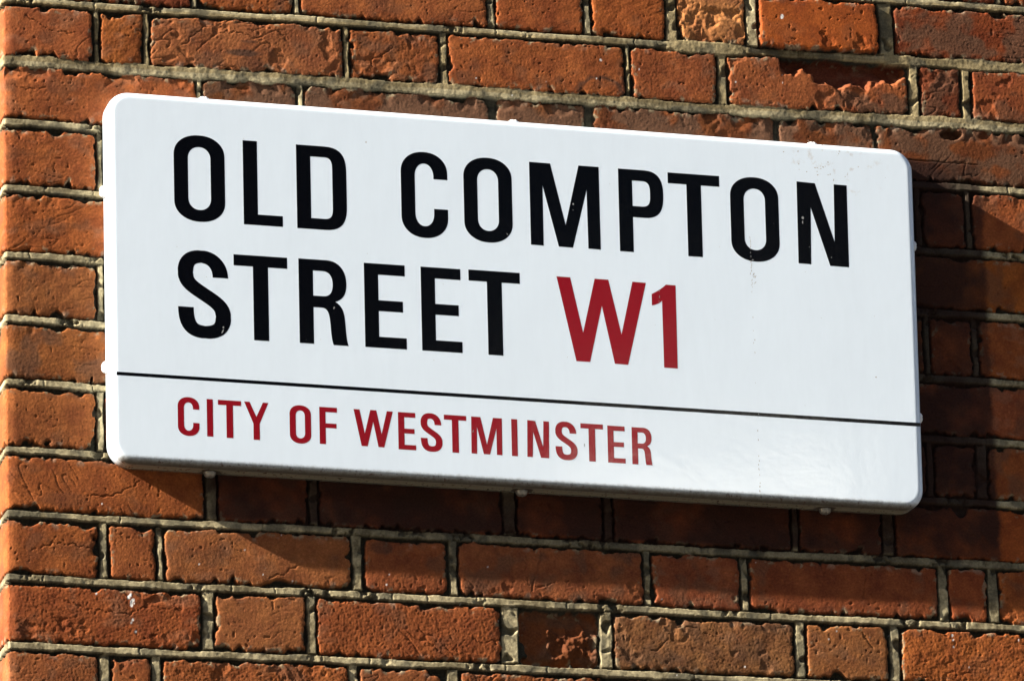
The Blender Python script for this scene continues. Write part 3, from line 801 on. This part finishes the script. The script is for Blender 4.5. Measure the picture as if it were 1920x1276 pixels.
for nm, (mat, letters) in TEXT.items():
    for ch, xa, xb, za, zb in letters:
        loops = []
        for lp in glyph(ch, xb - xa, zb - za):
            q = []
            for gx, gz in lp:
                x = xa + gx; z = za + gz
                ln = 0 if ch in 'MNW1' and zb - za > 60 else lean(xa)
                q.append((x + ln * (z - (za + zb) / 2), z - .0046 * (x - (xa + xb) / 2)))
            loops.append(q)
        o = fill_mesh('numeral' if ch == '1' else 'letter', loops, mat, -D - 0.06, root)

fill_mesh('divider_line', [[(-280.1 + 3, -446.4), (664.9, -451.0), (664.9, -455.4), (-280.1 + 3, -450.3)]], M_black, -D - 0.06, root)

# chips and scuffs in the enamel
def blob(x, z, a, b, rot, r):
    n = 9; out = []
    for q in range(n):
        an = 2 * math.pi * q / n; k = r.uniform(.6, 1.25)
        u, v = a * k * math.cos(an), b * k * math.sin(an)
        out.append((x + u * math.cos(rot) - v * math.sin(rot), z + u * math.sin(rot) + v * math.cos(rot)))
    return out
r = np.random.RandomState(3)
M_chip, _, cp = new_mat('chipped_enamel'); cp.inputs['Base Color'].default_value = (.24, .24, .23, 1); cp.inputs['Roughness'].default_value = .6
M_scuff, _, sp_ = new_mat('grey_brown_scuff'); sp_.inputs['Base Color'].default_value = (.34, .28, .22, 1); sp_.inputs['Roughness'].default_value = .8
chips = [blob(259, -213, .9, 1.7, .3, r), blob(258.5, -220, .5, .6, 0, r), blob(179.5, -254.5, .5, 1.6, .6, r), blob(-155, -392, .8, 2.6, -.4, r), blob(-154.3, -387, 1.0, 1.6, -.3, r),
         blob(-26, -356, .8, 2.1, -.3, r), blob(534.5, -211, 1.6, 1.8, 0, r), blob(534, -216, .7, 2.5, 0, r), blob(556, -248, .4, .5, 0, r), blob(567, -257, .5, .7, 0, r), 
         blob(541, -246, .5, .6, 0, r), blob(469.5, -253, .5, .9, 0, r), blob(469.2, -257.5, .5, .8, .2, r), blob(469.6, -262, .6, 1.0, 0, r), blob(471.5, -266.2, 1.3, .8, 0, r),
         blob(470.5, -451.8, .6, .8, 0, r), blob(132, -492, .5, 1.8, -.3, r), blob(262, -503 + 2, .5, 1.8, 0, r), blob(204, -475.8, 1.2, .7, 0, r), blob(357.8, -318, .45, 1.8, 0, r), blob(357.5, -311, .4, 1.5, .2, r), blob(357, -324, .35, 1.2, 0, r)]
for q in range(4):
    chips.append(blob(r.uniform(-200, 590), r.choice([r.uniform(-262, -168), r.uniform(-398, -302)]), .28, .34, r.uniform(0, 3), r))
marks = [(fill_mesh('chips', [c_], M_chip, -D - 0.12, root, raw=True), 1) for c_ in chips]
sc = []
for z in list(np.arange(-240, -300, -2.6)) + list(np.arange(-300, -548, -5.2)):
    if r.rand() < (.9 if z > -300 or -540 < z < -455 and r.rand() < .6 else .22):
        sc.append(blob(469.5 - (z + 250) * -.003 + r.normal() * .5, z + r.uniform(-1, 1), r.uniform(.22, .45), r.uniform(.5, 1.6), r.normal() * .25, r))
for q in range(5):
    sc.append(blob(471 + r.uniform(0, 3), -280 - r.uniform(0, 16), .3, 2.2, -.7 + r.normal() * .2, r))
for q in range(22):
    sc.append(blob(560 + r.normal() * 22, -143 + r.normal() * 14, r.uniform(.4, 1.1), r.uniform(.3, .8), r.uniform(0, 3), r))
for q in range(22):
    sc.append(blob(r.uniform(-240, 640), r.uniform(-440, -130), .35, .35, 0, r))
sc += [blob(16, -155, .9, .9, 0, r), blob(614, -399, .8, .8, 0, r), blob(555, -157, 1.0, .7, 0, r), blob(574, -162, .5, 2, -.3, r)]
marks += [(fill_mesh('scuffs', [c_], M_scuff, -D - 0.03, root, raw=True), 2) for c_ in sc]

# the plate carries its own chips and scuffs as marks in its mesh
me = bpy.data.meshes.new('plate')
V2 = list(V); F2 = list(F); mi = [0] * len(F)
for (vs, fs), k in marks:
    o_ = len(V2); V2 += vs
    for f in fs: F2.append(tuple(i + o_ for i in f)); mi.append(k)
me.from_pydata(V2, [], F2)
for mt_ in (M_white, M_chip, M_scuff): me.materials.append(mt_)
me.polygons.foreach_set('material_index', mi)
me.polygons.foreach_set('use_smooth', [k == 0 for k in mi])
me.update()
link(bpy.data.objects.new('plate', me), root)

# pan-head screws round the rim
M_steel, stt, stp = new_mat('weathered_steel')
stp.inputs['Base Color'].default_value = (.30, .28, .24, 1); stp.inputs['Metallic'].default_value = .6; stp.inputs['Roughness'].default_value = .45
M_paint = enamel('painted_screw', (.78, .79, .79), .3, bump=False)
def screw(x, z, n, mat, depth=8.0):
    """domed head with a slot; n = outward direction (x,z)"""
    n = Vector((n[0], 0, n[1])); a = Vector((0, 1, 0)); b = n.cross(a)
    R0, Hd = 7.0, 6.2; V = []; F = []; rings = 8; seg = 28
    c = Vector(S(x, -depth, z)) / MM
    for k in range(rings + 1):
        if k == 0: rr, hh = R0, -1.0
        else:
            an = math.radians(90 * (k - 1) / (rings - 1)); rr, hh = R0 * math.cos(an * .93) ** .8, .8 + (Hd - .8) * math.sin(an)
        for q in range(seg):
            th = 2 * math.pi * q / seg
            u, v = rr * math.cos(th), rr * math.sin(th)
            h2 = hh - (1.1 if (abs(v) < .75 and k > 3) else 0)
            pnt = c + a * u + b * v + n * h2
            V.append(tuple(pnt * MM))
    for k in range(rings):
        for q in range(seg):
            F.append((k * seg + q, k * seg + (q + 1) % seg, (k + 1) * seg + (q + 1) % seg, (k + 1) * seg + q))
    F.append(tuple(rings * seg + q for q in range(seg)))
    o = mesh_obj('screw', V, F, mat, root, smooth=True)
    return o
for x in (-168.1, 196, 555.5):
    zz = ZT; wxx, wz_ = warp(x, zz); screw(x, wz_, (0, 1), M_paint)
for x in (-168.2, 192.0, 551.1):
    wxx, wz_ = warp(x, ZB); screw(x, wz_, (0, -1), M_steel)
for z in (-228.8, -436.0):
    wxx, wz_ = warp(X0, z); screw(wxx, z, (-1, 0), M_paint)
for z in (-230.3, -439.5):
    wxx, wz_ = warp(X1, z); screw(wxx, z, (1, 0), M_paint)

# dark rings round the bottom screws: grime and dimple shade put into the colour
M_ring, _, rgp = new_mat('grime_shade_ring'); rgp.inputs['Base Color'].default_value = (.05, .035, .022, 1); rgp.inputs['Roughness'].default_value = .9
for x in (-168.2, 192.0, 551.1):
    wxx, wz_ = warp(x, ZB)
    V = []; F = []
    for q in range(36):
        th = 2 * math.pi * q / 36; k_ = 1 + .12 * math.sin(3 * th + x) + .07 * math.sin(7 * th)
        for rr in (6.0, 10.5 * k_):
            V.append(S(x + rr * 1.15 * math.cos(th), max(-17.5, min(-.6, -8 + rr * math.sin(th))), wz_ - .25 - 0.0046 * rr * math.cos(th)))
    for q in range(36):
        a_, b_2 = 2 * q, 2 * ((q + 1) % 36); F.append((a_, a_ + 1, b_2 + 1, b_2))
    mesh_obj('grime_shade_ring', V, F, M_ring, root)

# ------------------------------------------------------------------ metal sleeve in the drilled hole
V = []; F = []
seg = 40
pr = [(5.2, 12), (5.2, -2.2), (5.6, -2.9), (6.2, -3.0), (6.7, -2.6), (6.8, -1.8), (6.8, 14)]
for rr, y in pr:
    for q in range(seg):
        th = 2 * math.pi * q / seg
        V.append(((rr * math.cos(th)) * MM, y * MM, rr * math.sin(th) * MM))
for k in range(len(pr) - 1):
    for q in range(seg):
        F.append((k * seg + q, k * seg + (q + 1) % seg, (k + 1) * seg + (q + 1) % seg, (k + 1) * seg + q))
tube = mesh_obj('metal_sleeve', V, F, M_steel, None, smooth=True)
tube.location = (TX * MM, 0, TZ * MM + ORIGIN_Z)
tube['label'] = 'small round grey metal sleeve set in a mortar joint below the sign'
tube['category'] = 'wall fixing'

# ------------------------------------------------------------------ unseen terrace added across the street, to cut skylight and mirror in the enamel
def boxes(name, bl, mat, parent=None):
    V = []; F = []
    for x0, x1, y0, y1, z0, z1 in bl:
        n = len(V)
        V += [(x, y, z) for z in (z0, z1) for y in (y0, y1) for x in (x0, x1)]
        F += [tuple(n + i for i in f) for f in ((0, 2, 3, 1), (4, 5, 7, 6), (0, 1, 5, 4), (2, 6, 7, 3), (0, 4, 6, 2), (1, 3, 7, 5))]
    return mesh_obj(name, V, F, mat, parent)
M_far = ground_mat('dark_stock_brick', (.05, .036, .028), 14)
M_stucco = ground_mat('white_stucco', (.7, .68, .62), 2)
M_glass, _, gp_ = new_mat('window_glass'); gp_.inputs['Base Color'].default_value = (.02, .025, .03, 1); gp_.inputs['Roughness'].default_value = .08
house = bpy.data.objects.new('added_terrace', None); link(house); house.location = (0, -12.2, 0)
house['label'] = 'unseen dark terrace with pale wing, added to cut skylight and reflect in the sign'
house['category'] = 'added building'
bays = [-30 + 4.2 * k for k in range(18)]
wl = []
for z0, z1 in ((0, 1.0), (3.2, 4.4), (6.6, 7.6), (9.4, 12.4)):
    wl.append((-32, 48, -6, 0, z0, z1))
for z0, z1 in ((1.0, 3.2), (4.4, 6.6), (7.6, 9.4)):
    wl.append((-32, 48, -6, -.25, z0, z1))
    e = -32
    for b_ in bays:
        wl.append((e, b_, -.25, 0, z0, z1)); e = b_ + 1.2
    wl.append((e, 48, -.25, 0, z0, z1))
boxes('wall', wl, M_far, house)
for z0, z1 in ((1.0, 3.2), (4.4, 6.6), (7.6, 9.4)):
    for b_ in bays:
        w_ = boxes('window', [(b_, b_ + .07, -.2, -.12, z0, z1), (b_ + 1.13, b_ + 1.2, -.2, -.12, z0, z1), (b_ + .07, b_ + 1.13, -.2, -.12, z1 - .07, z1), (b_ + .07, b_ + 1.13, -.2, -.12, z0, z0 + .07), (b_ + .07, b_ + 1.13, -.2, -.12, (z0 + z1) / 2 - .03, (z0 + z1) / 2 + .03)], M_stucco, house)
        boxes('pane', [(b_ + .07, b_ + 1.13, -.17, -.16, z0 + .07, z1 - .07)], M_glass, w_)
boxes('cornice', [(-32, 48, 0, .25, 12.2, 12.6)], M_stucco, house)

M_reflector = ground_mat('reflector_render', (.82, .81, .76), 1.5)  # bright coat that lifts the added wing's reflection in the enamel
V = [(x, y, z) for x in (3.45, 6.2) for y, z in ((0.01, 0), (3.9, 0), (3.9, 6.75), (0.01, 7.95))]
mesh_obj('added_reflector_wing', V, [(0, 1, 2, 3), (7, 6, 5, 4), (0, 4, 5, 1), (1, 5, 6, 2), (2, 6, 7, 3), (3, 7, 4, 0)], M_reflector, house)  # unseen wing, added and shaped to mirror as sheen on the sign face
